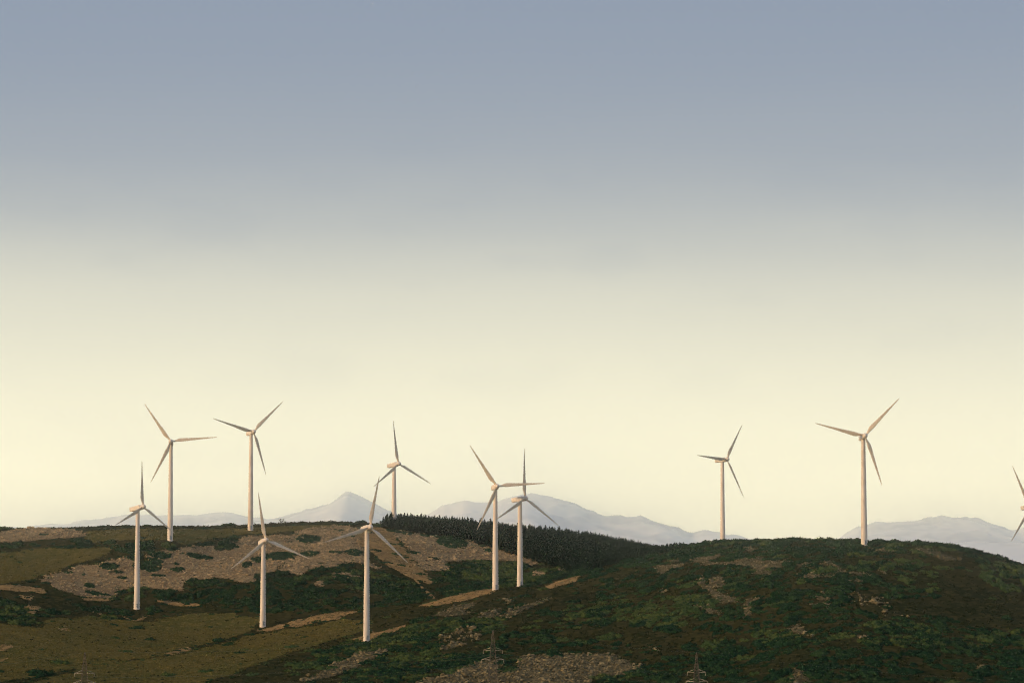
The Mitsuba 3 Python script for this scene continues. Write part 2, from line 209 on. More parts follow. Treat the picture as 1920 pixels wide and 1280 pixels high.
    ('soil', [(-106.1, 1393.0), (-93.7, 1397.0), (-81.9, 1400.0), (-81.0, 1384.0), (-99.5, 1383.0), (-105.4, 1384.0)]),
    ('soil', [(-155.5, 1296.0), (-147.1, 1327.0), (-144.5, 1314.0), (-149.8, 1295.0)]),
    ('soil', [(-252.9, 1434.0), (-242.0, 1437.0), (-232.5, 1438.0), (-228.7, 1431.0), (-241.8, 1426.0), (-251.4, 1426.0)]),
    ('soil', [(-240.5, 1421.0), (-233.5, 1423.0), (-232.8, 1414.0), (-238.0, 1414.0)]),
    ('soil', [(-234.9, 1401.0), (-227.4, 1402.0), (-227.6, 1388.0), (-232.0, 1389.0)]),
    ('soil', [(-211.5, 1356.0), (-208.6, 1369.0), (-204.5, 1353.0), (-209.9, 1351.0)]),
    ('soil', [(-230.8, 1311.0), (-222.6, 1310.0), (-223.6, 1293.0), (-227.2, 1291.0)]),
    ('soil', [(-188.2, 1413.0), (-183.3, 1405.0), (-176.4, 1418.0), (-178.0, 1404.0), (-181.8, 1400.0)]),
    ('soil', [(-203.7, 1413.0), (-197.3, 1413.0), (-198.1, 1407.0)]),
    ('soil', [(-179.4, 1442.0), (-164.9, 1438.0), (-151.5, 1428.0), (-154.8, 1426.0), (-173.6, 1438.0)]),
    ('soil', [(-211.7, 1324.0), (-208.1, 1324.0), (-209.4, 1317.0)]),
    ('soil', [(-211.7, 1434.0), (-197.2, 1443.0), (-197.3, 1438.0), (-209.3, 1430.0)]),
    ('soil', [(-224.0, 1273.0), (-219.6, 1279.0), (-220.1, 1264.0), (-222.4, 1264.0)]),
    ('soil', [(-216.0, 1406.0), (-212.0, 1408.0), (-212.8, 1402.0)]),
    ('meadow', [(-243.2, 1357.0), (-221.8, 1358.0), (-217.5, 1383.0), (-203.7, 1404.0), (-177.6, 1401.0), (-162.5, 1418.0), (-135.8, 1410.0), (-122.2, 1402.0), (-124.1, 1376.0), (-144.5, 1333.0), (-155.5, 1290.0), (-175.7, 1266.0), (-194.3, 1237.0), (-211.3, 1181.0)]),
    ('meadow', [(-197.5, 1189.0), (-182.7, 1261.0), (-155.2, 1287.0), (-142.9, 1318.0), (-121.9, 1370.0), (-106.0, 1381.0), (-80.8, 1380.0), (-65.0, 1367.0), (-67.8, 1325.0), (-85.7, 1303.0), (-101.7, 1265.0), (-114.3, 1227.0), (-130.1, 1201.0), (-157.2, 1185.0)]),
    ('meadow', [(-268.4, 1495.0), (-246.0, 1503.0), (-218.9, 1506.0), (-205.9, 1505.0), (-207.4, 1490.0), (-222.4, 1481.0), (-229.2, 1467.0), (-235.9, 1453.0), (-244.4, 1441.0), (-257.6, 1436.0)]),
    ('meadow', [(-226.4, 1544.0), (-187.3, 1548.0), (-143.0, 1581.0), (-95.2, 1590.0), (-94.7, 1581.0), (-117.7, 1566.0), (-145.3, 1554.0), (-157.4, 1534.0), (-169.4, 1515.0), (-192.3, 1513.0), (-222.3, 1516.0)]),
    ('scrub', [(-198.1, 1450.0), (-188.3, 1456.0), (-175.6, 1454.0), (-162.9, 1451.0), (-162.2, 1461.0), (-158.1, 1464.0), (-140.7, 1459.0), (-128.7, 1455.0), (-121.3, 1472.0), (-109.6, 1472.0), (-100.9, 1476.0), (-87.6, 1494.0), (-82.1, 1402.0), (-109.9, 1408.0), (-136.3, 1415.0), (-155.1, 1429.0), (-182.7, 1440.0), (-196.6, 1439.0)]),
    ('scrub', [(-113.3, 1473.0), (-105.4, 1489.0), (-87.8, 1498.0), (-76.4, 1490.0), (-59.9, 1486.0), (-48.7, 1479.0), (-38.9, 1418.0), (-47.7, 1398.0), (-64.9, 1401.0), (-99.4, 1405.0), (-108.1, 1407.0)]),
    ('scrub', [(-42.2, 1502.0), (-33.2, 1509.0), (-33.5, 1525.0), (-15.0, 1539.0), (-0.9, 1540.0), (8.4, 1533.0), (22.5, 1533.0), (35.2, 1516.0), (32.3, 1392.0), (16.1, 1389.0), (6.8, 1384.0), (-6.8, 1400.0), (-30.9, 1406.0), (-38.6, 1473.0)]),
    ('scrub', [(-64.7, 1581.0), (-52.7, 1597.0), (-39.7, 1585.0), (-25.1, 1582.0), (-26.7, 1560.0), (-39.2, 1567.0), (-42.5, 1581.0), (-59.6, 1573.0)]),
    ('scrub', [(-248.3, 1404.0), (-238.9, 1409.0), (-225.6, 1381.0), (-214.6, 1419.0), (-196.3, 1437.0), (-186.6, 1430.0), (-171.9, 1424.0), (-177.2, 1418.0), (-205.0, 1413.0), (-218.8, 1391.0), (-221.8, 1358.0), (-236.8, 1340.0)]),
    ('scrub', [(-268.7, 1517.0), (-247.7, 1513.0), (-229.2, 1513.0), (-195.7, 1511.0), (-182.3, 1507.0), (-173.0, 1507.0), (-183.8, 1497.0), (-187.0, 1494.0), (-189.5, 1478.0), (-192.6, 1488.0), (-205.9, 1505.0), (-246.2, 1504.0), (-267.3, 1509.0)]),
    ('scrub', [(-172.9, 1506.0), (-157.3, 1533.0), (-144.2, 1553.0), (-147.1, 1524.0), (-152.2, 1520.0), (-157.5, 1526.0), (-166.7, 1516.0)]),
    ('scrub', [(-123.3, 1576.0), (-108.1, 1593.0), (-81.3, 1583.0), (-93.1, 1586.0), (-107.1, 1579.0), (-114.9, 1567.0), (-121.7, 1556.0)]),
    ('scrub', [(-78.7, 1280.0), (-64.6, 1293.0), (-55.5, 1302.0), (-48.5, 1306.0), (-43.8, 1332.0), (-29.1, 1326.0), (-16.8, 1313.0), (-6.4, 1308.0), (-1.6, 1302.0), (3.2, 1308.0), (-12.4, 1272.0), (-31.4, 1257.0), (-42.5, 1246.0), (-49.7, 1236.0), (-58.7, 1235.0), (-55.3, 1260.0), (-65.9, 1259.0), (-76.9, 1238.0), (-86.7, 1228.0), (-93.6, 1221.0), (-94.7, 1235.0)]),
    ('scrub', [(-53.5, 1255.0), (-35.3, 1259.0), (-19.6, 1236.0), (-12.6, 1222.0), (-22.6, 1199.0), (-36.2, 1190.0), (-47.5, 1183.0), (-69.0, 1181.0), (-70.6, 1208.0), (-60.3, 1238.0)])]

def outline_mask(pts, x, y, wobble, scale, seed):
    poly = shapely.Polygon(pts).buffer(0)
    P = shapely.points(x, y)
    d = shapely.distance(P, poly.boundary)
    d = np.where(shapely.contains(poly, P), d, -d)
    return d + wobble * (2.2 * n2(x, y, scale * 0.35, seed, 2) + 1.6 * n2(x, y, scale * 1.6, seed + 7, 3))

def near_hill(pts):                # the near hill's scree and stones get darker colours
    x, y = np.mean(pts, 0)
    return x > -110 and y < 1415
def drape(key, pts, m, step, wobble, lift, rough, seed, text, cat, scale=0.25):
    pts = np.array(pts)
    lo, hi = pts.min(0) - 4, pts.max(0) + 4
    xs, ys = np.arange(lo[0], hi[0], step), np.arange(lo[1], hi[1], step)
    X, Y = np.meshgrid(xs, ys, indexing='ij')
    d = outline_mask(pts, X, Y, wobble, scale, seed)
    h = n2(X, Y, 0.9, seed + 1, 2)
    Z = gz(X, Y) + lift * ss(-0.2, 1.2, d) + rough * h * ss(0.0, 1.0, d) - 0.25 * (1 - ss(-1.0, 0.0, d))
    v, q = sheet(xs, ys, Z)
    q = q[(d.ravel()[q] > -0.6).all(1)]
    if len(q) < 3: return
    used = np.unique(q); back = np.full(len(v), -1); back[used] = np.arange(len(used))
    struct(key, (v[used], back[q]), m, text, cat, smooth=True)

SCREE_LABELS = {0: 'grey brown scree on the skyline at the left edge', 1: 'broad pale scree reaching across the left hill behind two towers', 2: 'pale scree left of the nearest turbine hub', 3: 'pale scree directly behind the nearest turbine hub',
    4: 'grey scree sloping down below the conifer wood', 5: 'narrow scree strip just below the right part of the wood', 6: 'small scree patch right of the two middle towers', 10: 'scree patch on the spur below the ochre bank',
    11: 'long thin scree strip climbing the spur to the right', 15: 'long grey scree strip near the bottom edge, right of the nearest tower foot', 16: 'big dark stony scree at the bottom edge, middle', 20: 'widest stony patch high on the right hill', 21: 'crooked stony patch on the left face of the right hill'}
SOIL_LABELS = {0: 'bare ochre soil face right of the nearest turbine', 1: 'ochre bank leading up to the middle tower foot', 2: 'pale bare strip on the spur right of the two middle towers', 3: 'ochre bare ground round the foot of the nearest tower', 4: 'pale broken bank left of the nearest tower'}
nth = {'scree': -1, 'soil': -1}
for i, (kind, pts) in enumerate(MAP):
    if kind in nth: nth[kind] += 1
    if kind == 'scree':
        drape(numbered('scree'), pts, 'm_dark_scree' if near_hill(pts) else 'm_scree', 1.0, 3.4, 0.18, 0.5, 100 + i, SCREE_LABELS.get(nth['scree'], 'small dark stony patch in the scrub of the right hill' if near_hill(pts) else 'small pale stony patch in the scrub of the left hill'), 'scree')
    elif kind == 'soil':
        drape(numbered('bare_soil'), pts, 'm_soil', 0.9, 2.0, 0.18, 0.2, 200 + i, SOIL_LABELS.get(nth['soil'], 'small pale patch of bare soil on the left slope'), 'soil')
    elif kind == 'track':
        drape(numbered('track'), pts, 'm_soil', 0.9, 0.5, 0.18, 0.1, 250 + i, 'pale dirt track along the hillside', 'track')
    elif kind == 'meadow':
        drape(numbered('meadow'), pts, 'm_meadow', 1.6, 6.0, 0.12, 0.1, 300 + i, 'smooth olive meadow on the left hill', 'meadow', 0.11)

def inside(kinds, x, y, wobble=1.5):
    m = np.zeros(x.shape, bool)
    P = shapely.points(x, y)
    for i, (kind, pts) in enumerate(MAP):
        if kind in kinds: m |= shapely.contains(shapely.Polygon(pts).buffer(0), P)
    return m

# ------------------------------------------------------------------ loose pieces
def stones(x, y, size, seed):
    r = np.random.default_rng(seed)
    base = trimesh.creation.icosphere(subdivisions=0)
    n, k = len(x), len(base.vertices)
    v = base.vertices[None] * r.uniform(0.65, 1.25, (n, k, 1))
    v = v * (size[:, None, None] * r.uniform(0.6, 1.2, (n, 1, 3)) * np.array([0.6, 0.6, 0.42]))
    a = r.uniform(0, 6.283, n); c, s = np.cos(a)[:, None], np.sin(a)[:, None]
    v = np.stack([v[..., 0] * c - v[..., 1] * s, v[..., 0] * s + v[..., 1] * c, v[..., 2]], -1)
    v = v + np.stack([x, y, gz(x, y) + 0.15 + 0.12 * size], -1)[:, None]
    fcs = base.faces[None] + (np.arange(n) * k)[:, None, None]
    return v.reshape(-1, 3), fcs.reshape(-1, 3)

def leaves(c, radius, k, size, seed, squash=0.7, low=0.0):
    """k small leaf sprays for every clump centre c, spread over and through a dome of that radius."""
    r = np.random.default_rng(seed)
    n = len(c)
    d = r.normal(size=(n, k, 3)); d[..., 2] = np.abs(d[..., 2]) * 0.9 - low
    d /= np.linalg.norm(d, axis=-1, keepdims=True)
    lump = 0.75 + 0.5 * meshkit.noise(d * 1.7 + np.arange(n)[:, None, None] * 3.1, seed)
    p = d * (radius[:, None, None] * lump[..., None] * r.uniform(0.55, 1.0, (n, k, 1)))
    p[..., 2] *= squash
    p += c[:, None]
    a = r.normal(size=(n, k, 3)); a /= np.linalg.norm(a, axis=-1, keepdims=True)
    b = np.cross(a, d + 0.35 * r.normal(size=(n, k, 3))); b /= np.linalg.norm(b, axis=-1, keepdims=True) + 1e-9
    a = np.cross(b, d); a /= np.linalg.norm(a, axis=-1, keepdims=True) + 1e-9
    s = (size[:, None] * r.uniform(0.6, 1.3, (n, k)))[..., None]
    tilt = 0.45 * r.normal(size=(n, k, 1))
    t = np.stack([p - a * s * 0.5 - b * s * 0.35, p + a * s * 0.6 + d * s * tilt, p - a * s * 0.35 + b * s * 0.55], 2)
    v = t.reshape(-1, 3)
    return v, np.arange(len(v)).reshape(-1, 3)

def join(parts):
    V, F, o = [], [], 0
    for v, f in parts:
        V.append(v); F.append(f + o); o += len(v)
    return np.concatenate(V), np.concatenate(F)

# stones on the scree
P, PL = [], []
for i, (kind, pts) in enumerate(MAP):
    if kind not in ('scree', 'soil', 'boulders'): continue
    poly = shapely.Polygon(pts).buffer(1.0)
    x0, y0, x1, y1 = poly.bounds
    dens = {'scree': 0.6, 'soil': 0.12, 'boulders': 0.16}[kind]
    if kind == 'scree' and (y0 + y1) / 2 < 1260: dens = 0.8
    n = int((x1 - x0) * (y1 - y0) * dens)
    x, y = rng.uniform(x0, x1, n), rng.uniform(y0, y1, n)
    ok = outline_mask(pts, x, y, 3.4 if kind == 'scree' else 2.0, 0.25, (200 if kind == 'soil' else 100) + i) > -0.6
    x, y = x[ok], y[ok]
    s = np.clip(rng.lognormal(-0.42, 0.5, len(x)), 0.3, 2.2) * {'scree': 0.9, 'soil': 0.6, 'boulders': 1.55}[kind]
    if kind == 'scree' and (y0 + y1) / 2 < 1260: s *= 1.15
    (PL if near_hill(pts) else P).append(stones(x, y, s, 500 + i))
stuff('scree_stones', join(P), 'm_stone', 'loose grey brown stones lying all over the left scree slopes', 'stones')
stuff('dark_stones', join(PL), 'm_dark_stone', 'dark stones lying over the near hill', 'stones')

# low growth: heather tufts on the open heath, mounds of gorse and broom where there is scrub
def scatter(n, x0, x1, y0, y1):
    return rng.uniform(x0, x1, n), rng.uniform(y0, y1, n)

x, y = scatter(110000, -300, 300, 1085, 1640)
rightness = ss(-40, 60, x + (1300 - y) * 0.25)
hm = (rng.uniform(size=len(x)) < 0.14 + 0.26 * rightness) & ~(inside(('scree', 'soil', 'track', 'boulders'), x, y) & (rng.uniform(size=len(x)) > 0.12)) & ~(inside(('meadow',), x, y) & (rng.uniform(size=len(x)) > 0.3))
hx, hy = x[hm], y[hm]
hs = rng.uniform(0.45, 1.0, len(hx))
stuff('heather', join([leaves(np.stack([hx, hy, gz(hx, hy)], -1), hs, 13, 0.32 + 0.30 * hs, 61, 0.6)]), 'm_heather', 'brown olive heather tufts covering the hillsides', 'heather')

x, y = scatter(70000, -300, 60, 1150, 1560)
m = inside(('meadow',), x, y)
x, y = x[m], y[m]
stuff('grass', join([leaves(np.stack([x, y, gz(x, y)], -1), np.full(len(x), 0.55), 8, np.full(len(x), 0.42), 63, 0.6)]), 'm_grass', 'rough olive grass tussocks all over the meadows', 'grass')

DOME = trimesh.creation.icosphere(subdivisions=1)
def mound(c, rad, k, leaf, seed, squash):
    """Rounded bushes: an inner lump each, with leaf sprays over and through it."""
    v = DOME.vertices[None] * (0.82 * rad[:, None, None]) * (0.75 + 0.5 * meshkit.noise(DOME.vertices[None] * 1.7 + np.arange(len(c))[:, None, None] * 3.1, seed))[..., None]
    v = v * np.array([1, 1, squash]) + c[:, None]
    f = DOME.faces[None] + (np.arange(len(c)) * len(DOME.vertices))[:, None, None]
    return join([(v.reshape(-1, 3), f.reshape(-1, 3)), leaves(c, rad, k, leaf * np.ones(len(c)), seed, squash)])

def thicket(seed):
    """A patch of scrub some 5 m across: a dozen bushes grown together."""
    r = np.random.default_rng(seed); n = 12
    a, q = r.uniform(0, 6.283, n), np.sqrt(r.uniform(0, 1, n))
    c = np.stack([2.6 * q * np.cos(a), 1.9 * q * np.sin(a), r.uniform(-0.25, 0.05, n)], -1)
    return mound(c, r.uniform(0.6, 1.35, n) * (1.1 - 0.35 * q), 62, 0.46, seed, 0.8)

def slope_frame(x, y, turn, k):
    e = 1.5
    gxx = float(gz(np.array([x + e]), np.array([y]))[0] - gz(np.array([x - e]), np.array([y]))[0]) / (2 * e)
    gyy = float(gz(np.array([x]), np.array([y + e]))[0] - gz(np.array([x]), np.array([y - e]))[0]) / (2 * e)
    z = float(gz(np.array([x]), np.array([y]))[0])
    n = np.array([-gxx, -gyy, 1.0]); n = n / np.linalg.norm(n) * 0.8 + np.array([0, 0, 0.2]); n /= np.linalg.norm(n)
    a = np.array([math.cos(turn), math.sin(turn), 0]); a = a - n * a.dot(n); a /= np.linalg.norm(a)
    M = np.eye(4); M[:3, 0] = a * k; M[:3, 1] = np.cross(n, a) * k; M[:3, 2] = n * k; M[:3, 3] = [x, y, z - 0.05]
    return T(M)

for kind in ('gorse', 'broom'):
    for j in range(6):
        scene['%s_patch_%d' % (kind, j)] = {'type': 'shapegroup', 'bush': mikit.ply(thicket(2000 + 17 * j + len(kind) + (kind == 'broom')), 'm_' + kind)}

x, y = scatter(27000, -300, 300, 1085, 1640)
rightness = ss(-40, 60, x + (1300 - y) * 0.25)
edge = n2(x, y, 0.030, 51, 3) + 0.5 * n2(x, y, 0.10, 52, 2)
p = np.where(inside(('scrub',), x, y), ss(-0.20, 0.0, edge) * 0.9, 0.02 + rightness * 0.8 * ss(-0.17, 0.03, edge))
p = np.where(inside(('meadow',), x, y), 0.012, p)
bare = inside(('scree', 'soil', 'track', 'boulders'), x, y)
p = np.where(bare, 0.012, p)
keep = rng.uniform(size=len(x)) < p
gx, gy = x[keep], y[keep]
gk = np.where(bare[keep], rng.uniform(0.2, 0.5, len(gx)), np.clip(rng.lognormal(-0.08, 0.42, len(gx)), 0.45, 2.1))
ex, ey = [], []
for kind, pts in MAP:                      # scrub creeping in over the rims of the bare places
    if kind not in ('scree', 'soil', 'meadow'): continue
    ring = shapely.Polygon(pts).buffer(0).exterior if shapely.Polygon(pts).buffer(0).geom_type == 'Polygon' else shapely.Polygon(pts).convex_hull.exterior
    for s0 in np.arange(0, ring.length, 3.2):
        if rng.uniform() < {'scree': 0.62, 'soil': 0.5, 'meadow': 0.55}[kind]:
            q = ring.interpolate(s0); ex.append(q.x + rng.normal(0, 1.6)); ey.append(q.y + rng.normal(0, 4.0 if kind == 'meadow' else 1.6))
gx, gy = np.concatenate([gx, ex]), np.concatenate([gy, ey])
gk = np.concatenate([gk, rng.uniform(0.25, 0.7, len(ex))])
gx, gy, gk = np.concatenate([gx, rng.uniform(48, 116, 70)]), np.concatenate([gy, rng.uniform(1592, 1632, 70)]), np.concatenate([gk, rng.uniform(0.5, 0.95, 70)])   # at the thin end of the wood
ok = (np.abs(gx) < 305) & (gy > 1085) & (gy < 1645)
gx, gy, gk = gx[ok], gy[ok], gk[ok]
kindof = (n2(gx * 0.55, gy, 0.026, 53, 3) + 0.06 * rng.normal(size=len(gx)) > 0.06)
count = {'gorse': 0, 'broom': 0}
for i in range(len(gx)):
    kind = 'broom' if kindof[i] else 'gorse'
    count[kind] += 1
    scene['%s__%03d' % (kind, count[kind])] = {'type': 'instance', 'shapegroup': {'type': 'ref', 'id': '%s_patch_%d' % (kind, int(rng.integers(6)))},
        'to_world': slope_frame(float(gx[i]), float(gy[i]), float(rng.uniform(0, 6.283)), float(gk[i]))}
labels['gorse'] = {'label': 'dark green gorse scrub in patches over both hills', 'category': 'scrub', 'kind': 'stuff'}
labels['broom'] = {'label': 'mid green broom scrub in patches over both hills', 'category': 'scrub', 'kind': 'stuff'}

MAT_LABELS = {0: 'biggest dark shrub mat on the scree just left of the leftmost tower', 1: 'round dark shrub mat low on the left end of the broad scree', 2: 'long flat dark shrub mat near the lower left edge of the broad scree',
    4: 'flat dark shrub mat left of the leftmost tower, directly below the biggest one', 5: 'oval dark shrub mat on the scree below the second tower from left',
    6: 'long lens-shaped dark shrub mat high on the scree between second and fourth towers', 7: 'deep dark shrub mat on the scree just right of the leftmost tower', 12: 'long dark shrub mat right behind the hub of the lower slope turbine',
    14: 'tiny dark shrub mat at the very left tip of the broad scree', 15: 'small dark shrub mat on the scree by the left edge, under the skyline', 16: 'wide dark shrub mat at the upper edge of the scree above the lower slope turbine',
    18: 'dark shrub mat at the lower edge of the scree, left of the lower slope tower', 21: 'big dark shrub mat on the scree immediately left of the nearest tower', 22: 'thin dark shrub mat trailing left from the big one beside the nearest tower',
    23: 'flat dark shrub mat below the scree, left of the nearest tower', 28: 'rounded dark shrub mat on the scree just left of the middle tower', 29: 'large dark shrub mat on the right scree below the conifer wood',
    31: 'broad dark shrub mat high on the scree left of the nearest turbine hub', 41: 'wide dark shrub mat at the foot of the right scree, left of the middle tower'}
# shrub mats that stand alone on the scree: one thing each
for i, (mx, my, rx, ry) in enumerate([[-204.4, 1479.0, 4.1, 4.0], [-210.8, 1452.0, 2.9, 3.0], [-205.7, 1443.0, 6.2, 2.0], [-196.3, 1465.5, 2.9, 1.5], [-199.8, 1472.0, 3.6, 1.2], [-169.4, 1478.5, 3.4, 2.5], [-160.5, 1501.5, 6.4, 3.5], [-182.8, 1482.5, 5.0, 7.5], [-178.4, 1470.5, 3.6, 1.5], [-171.5, 1486.5, 1.1, 1.2], [-135.4, 1490.0, 1.8, 6.0], [-105.3, 1517.0, 4.2, 5.0], [-121.1, 1511.0, 9.3, 9.0], [-215.8, 1467.0, 0.9, 1.2], [-223.4, 1468.0, 2.7, 1.2], [-246.8, 1535.5, 2.1, 1.5], [-150.1, 1528.5, 4.7, 6.5], [-180.3, 1494.5, 4.6, 3.5], [-160.4, 1463.5, 3.1, 3.5], [-194.7, 1491.0, 3.7, 1.2], [-131.5, 1503.0, 4.1, 7.0], [-82.9, 1522.0, 4.7, 6.0], [-90.0, 1521.0, 5.6, 2.0], [-85.9, 1470.0, 4.1, 3.0], [-76.5, 1461.0, 3.6, 3.0], [-52.0, 1536.0, 3.3, 2.0], [-92.5, 1570.5, 1.9, 1.5], [-56.8, 1578.0, 3.4, 3.0], [-12.8, 1559.5, 2.4, 2.5], [-33.3, 1567.5, 6.2, 8.5], [-45.3, 1578.0, 4.8, 2.0], [-108.3, 1549.0, 5.2, 8.0], [-41.1, 1530.0, 3.7, 1.2], [-71.0, 1531.5, 2.8, 1.5], [-63.8, 1549.0, 1.9, 1.2], [-60.6, 1528.5, 2.8, 1.5], [-64.8, 1507.5, 3.2, 1.5], [-55.9, 1525.0, 1.4, 1.2], [-57.0, 1506.0, 1.8, 1.2], [-74.8, 1571.0, 1.9, 1.2], [-46.9, 1492.0, 1.8, 1.2], [-19.5, 1527.0, 7.0, 4.0]]):
    r = np.random.default_rng(900 + i)
    rad0 = 0.85 + 0.08 * min(rx, ry, 6)
    hx_, hy_ = np.meshgrid(np.arange(-rx, rx + 0.01, rad0 * 1.15), np.arange(-ry, ry + 0.01, rad0 * 1.15))
    hx_, hy_ = hx_.ravel() + r.normal(0, 0.18 * rad0, hx_.size), hy_.ravel() + r.normal(0, 0.18 * rad0, hy_.size)
    m = (hx_ / rx) ** 2 + (hy_ / ry) ** 2 < 1.0 + 0.35 * r.uniform(-1, 1)
    m[np.argmin(hx_ ** 2 + hy_ ** 2)] = True
    sx, sy = mx + hx_[m], my + hy_[m]
    rad = rad0 * r.uniform(0.85, 1.25, len(sx))
    key = numbered('shrub_mat')
    scene[key] = mikit.ply(mound(np.stack([sx, sy, gz(sx, sy)], -1), rad, 44, 0.45, 950 + i, 0.8), 'm_gorse')
    text = MAT_LABELS.get(i)
    labels[key] = {'label': text or ('small dark shrub mat dotted on the pale scree right of the nearest turbine' if mx > -65 else 'small dark shrub mat dotted on the broad left scree'), 'category': 'shrub'}
    labels[key]['group'] = 'dark shrub mats on the scree'

# ------------------------------------------------------------------ the conifer wood
def conifer(c, h, k, seed):
    """Crowns of young conifers: k drooping sprays each, on whorls that narrow to a pointed leader."""
    r = np.random.default_rng(seed); n = len(c)
    t = np.sort(r.uniform(0.0, 1.0, (n, k)) ** 1.15, 1)
    a = r.uniform(0, 6.283, (n, k))
    R = (h[:, None] * 0.26 * r.uniform(0.8, 1.2, (n, 1))) * (1 - t) ** 0.62 * r.uniform(0.65, 1.15, (n, k)) + 0.10
    z = h[:, None] * (0.10 + 0.90 * t)
    out = np.stack([np.cos(a), np.sin(a), np.zeros_like(a)], -1); side = np.stack([-np.sin(a), np.cos(a), np.zeros_like(a)], -1)
    root = c[:, None] + np.stack([np.zeros_like(z), np.zeros_like(z), z + 0.12 * R], -1)
    tip = root + out * R[..., None] - np.array([0, 0, 1.0]) * (0.42 * R)[..., None]
    mid = root + out * (R * 0.55)[..., None] - np.array([0, 0, 1.0]) * (0.12 * R)[..., None]
    w = (0.30 * R + 0.12)[..., None]
    v = np.stack([root + np.array([0, 0, 0.25]), mid - side * w, tip, root + np.array([0, 0, 0.25]), tip, mid + side * w], 2).reshape(-1, 3)
    return v, np.arange(len(v)).reshape(-1, 3)

def trunk_mesh(h):
    v = []; m = 6
    for t, r0 in ((-0.06, 0.16), (0.1, 0.13), (0.5, 0.08), (0.97, 0.02)):
        v += [(r0 * math.cos(6.283 * j / m), r0 * math.sin(6.283 * j / m), h * t) for j in range(m)]
    fcs = [(a * m + j, a * m + (j + 1) % m, (a + 1) * m + (j + 1) % m, (a + 1) * m + j) for a in range(3) for j in range(m)]
    return np.array(v), np.array(fcs)

WOOD = shapely.Polygon([[-71.4, 1589.0], [-52.2, 1581.0], [-31.9, 1581.0], [-15.8, 1571.0], [0.0, 1553.0], [14.1, 1538.0], [27.9, 1521.0], [38.6, 1404.0], [53.9, 1402.0], [69.2, 1398.0], [81.6, 1392.0], [100.0, 1600.0], [112.0, 1632.0], [30.0, 1640.0], [-20.0, 1640.0], [-62.0, 1625.0]])
x0, y0, x1, y1 = WOOD.bounds
tx, ty = [], []
for yy in np.arange(y0, y1, 1.85):
    for xx in np.arange(x0, x1, 1.85): tx.append(xx + rng.uniform(-0.9, 0.9)); ty.append(yy + rng.uniform(-0.9, 0.9))
tx, ty = np.array(tx), np.array(ty)
ok = shapely.contains(WOOD, shapely.points(tx, ty)) & (rng.uniform(size=len(tx)) < 0.93)
tx, ty = tx[ok], ty[ok]; tz = gz(tx, ty)
th = np.clip(rng.normal(5.9, 0.9, len(tx)), 3.6, 8.6) * (1 - 0.72 * ss(25, 92, tx))
# the trees that show largest: the ones whose tops stand out against the sky
dist = np.hypot(tx, ty)
prom = (tz + th) / dist - 0.0006 * n2(tx, ty, 0.02, 77, 2)
cols = np.round(tx / dist / 0.00042).astype(int)
best = np.zeros(len(tx), bool)
for cidx in np.unique(cols):
    ii = np.where(cols == cidx)[0]
    best[ii[np.argsort(-prom[ii])[:1]]] = True
order = np.where(best)[0]
rest = np.setdiff1d(np.arange(len(tx)), order)
if len(order) < 300:
    more = rest[np.argsort(dist[rest] + 3 * rng.uniform(size=len(rest)))[:300 - len(order)]]
    order = np.concatenate([order, more]); rest = np.setdiff1d(rest, more)
order = order[:300]
VAR = []
for j in range(8):
    cv = conifer(np.zeros((1, 3)), np.array([7.0]), 150, 1200 + j)
    VAR.append((mikit.ply(cv, 'm_conifer'), mikit.ply(trunk_mesh(7.0), 'm_bark', smooth=True)))
for j, i in enumerate(order):
    key = numbered('conifer')
    M = T().translate([float(tx[i]), float(ty[i]), float(tz[i])]).rotate([0, 0, 1], float(rng.uniform(0, 360))).scale(float(th[i] / 7.0))
    crown, trunk = VAR[j % 8]
    scene[key + '__crown'] = {**crown, 'to_world': M}
    scene[key + '__trunk'] = {**trunk, 'to_world': M}
    labels[key] = {'label': 'dark young conifer standing in the plantation on the ridge', 'category': 'tree', 'group': 'conifers of the plantation'}
rest = np.setdiff1d(np.arange(len(tx)), order)
stuff('conifer_wood', conifer(np.stack([tx[rest], ty[rest], tz[rest]], -1), th[rest], 38, 1300), 'm_conifer', 'dense dark conifer plantation covering the saddle between the hills', 'wood')

# lone bushes on the skyline
for i, (bx, by, h, text) in enumerate([
    (-126.7, 1596.0, 3.2, 'small spindly bush on the left skyline right of the second tallest turbine'),
    (-131.8, 1594.0, 1.6, 'tiny low bush on the left skyline beside a taller spindly bush'),
    (-71.8, 1606.0, 2.4, 'small leafy bush at the left edge of the conifer wood'),
    (134.9, 1368.0, 1.7, 'low bush on the very top of the right hill'),
    (157.7, 1338.0, 1.4, 'small bush on the right hill just left of the tallest turbine'),
    (217.6, 1316.0, 1.9, 'bare spindly bush on the right hill, left one of a pair'),
    (221.6, 1314.0, 1.7, 'bare spindly bush on the right hill, right one of a pair'),
    (-146.8, 1586.0, 1.3, 'tiny bush on the skyline just left of a tower foot')]):
    key = numbered('bush')
    r = np.random.default_rng(1400 + i)
    z = float(gz(np.array([bx]), np.array([by]))[0])
    n = 7
    c = np.stack([bx + r.normal(0, 0.28 * h, n), by + r.normal(0, 0.28 * h, n), z + h * r.uniform(0.25, 0.8, n)], -1)
    scene[key + '__crown'] = mikit.ply(join([leaves(c, h * r.uniform(0.16, 0.3, n), 40, np.full(n, 0.28), 1450 + i, 1.0, 0.4)]), 'm_heather')
    st = []
    for q in c:
        tube = trimesh.creation.cylinder(radius=0.05, segment=[[bx, by, z - 0.3], list(q)], sections=5); st.append((np.array(tube.vertices), np.array(tube.faces)))
    scene[key + '__stems'] = mikit.ply(join(st), 'm_bark')
    labels[key] = {'label': text, 'category': 'bush'}

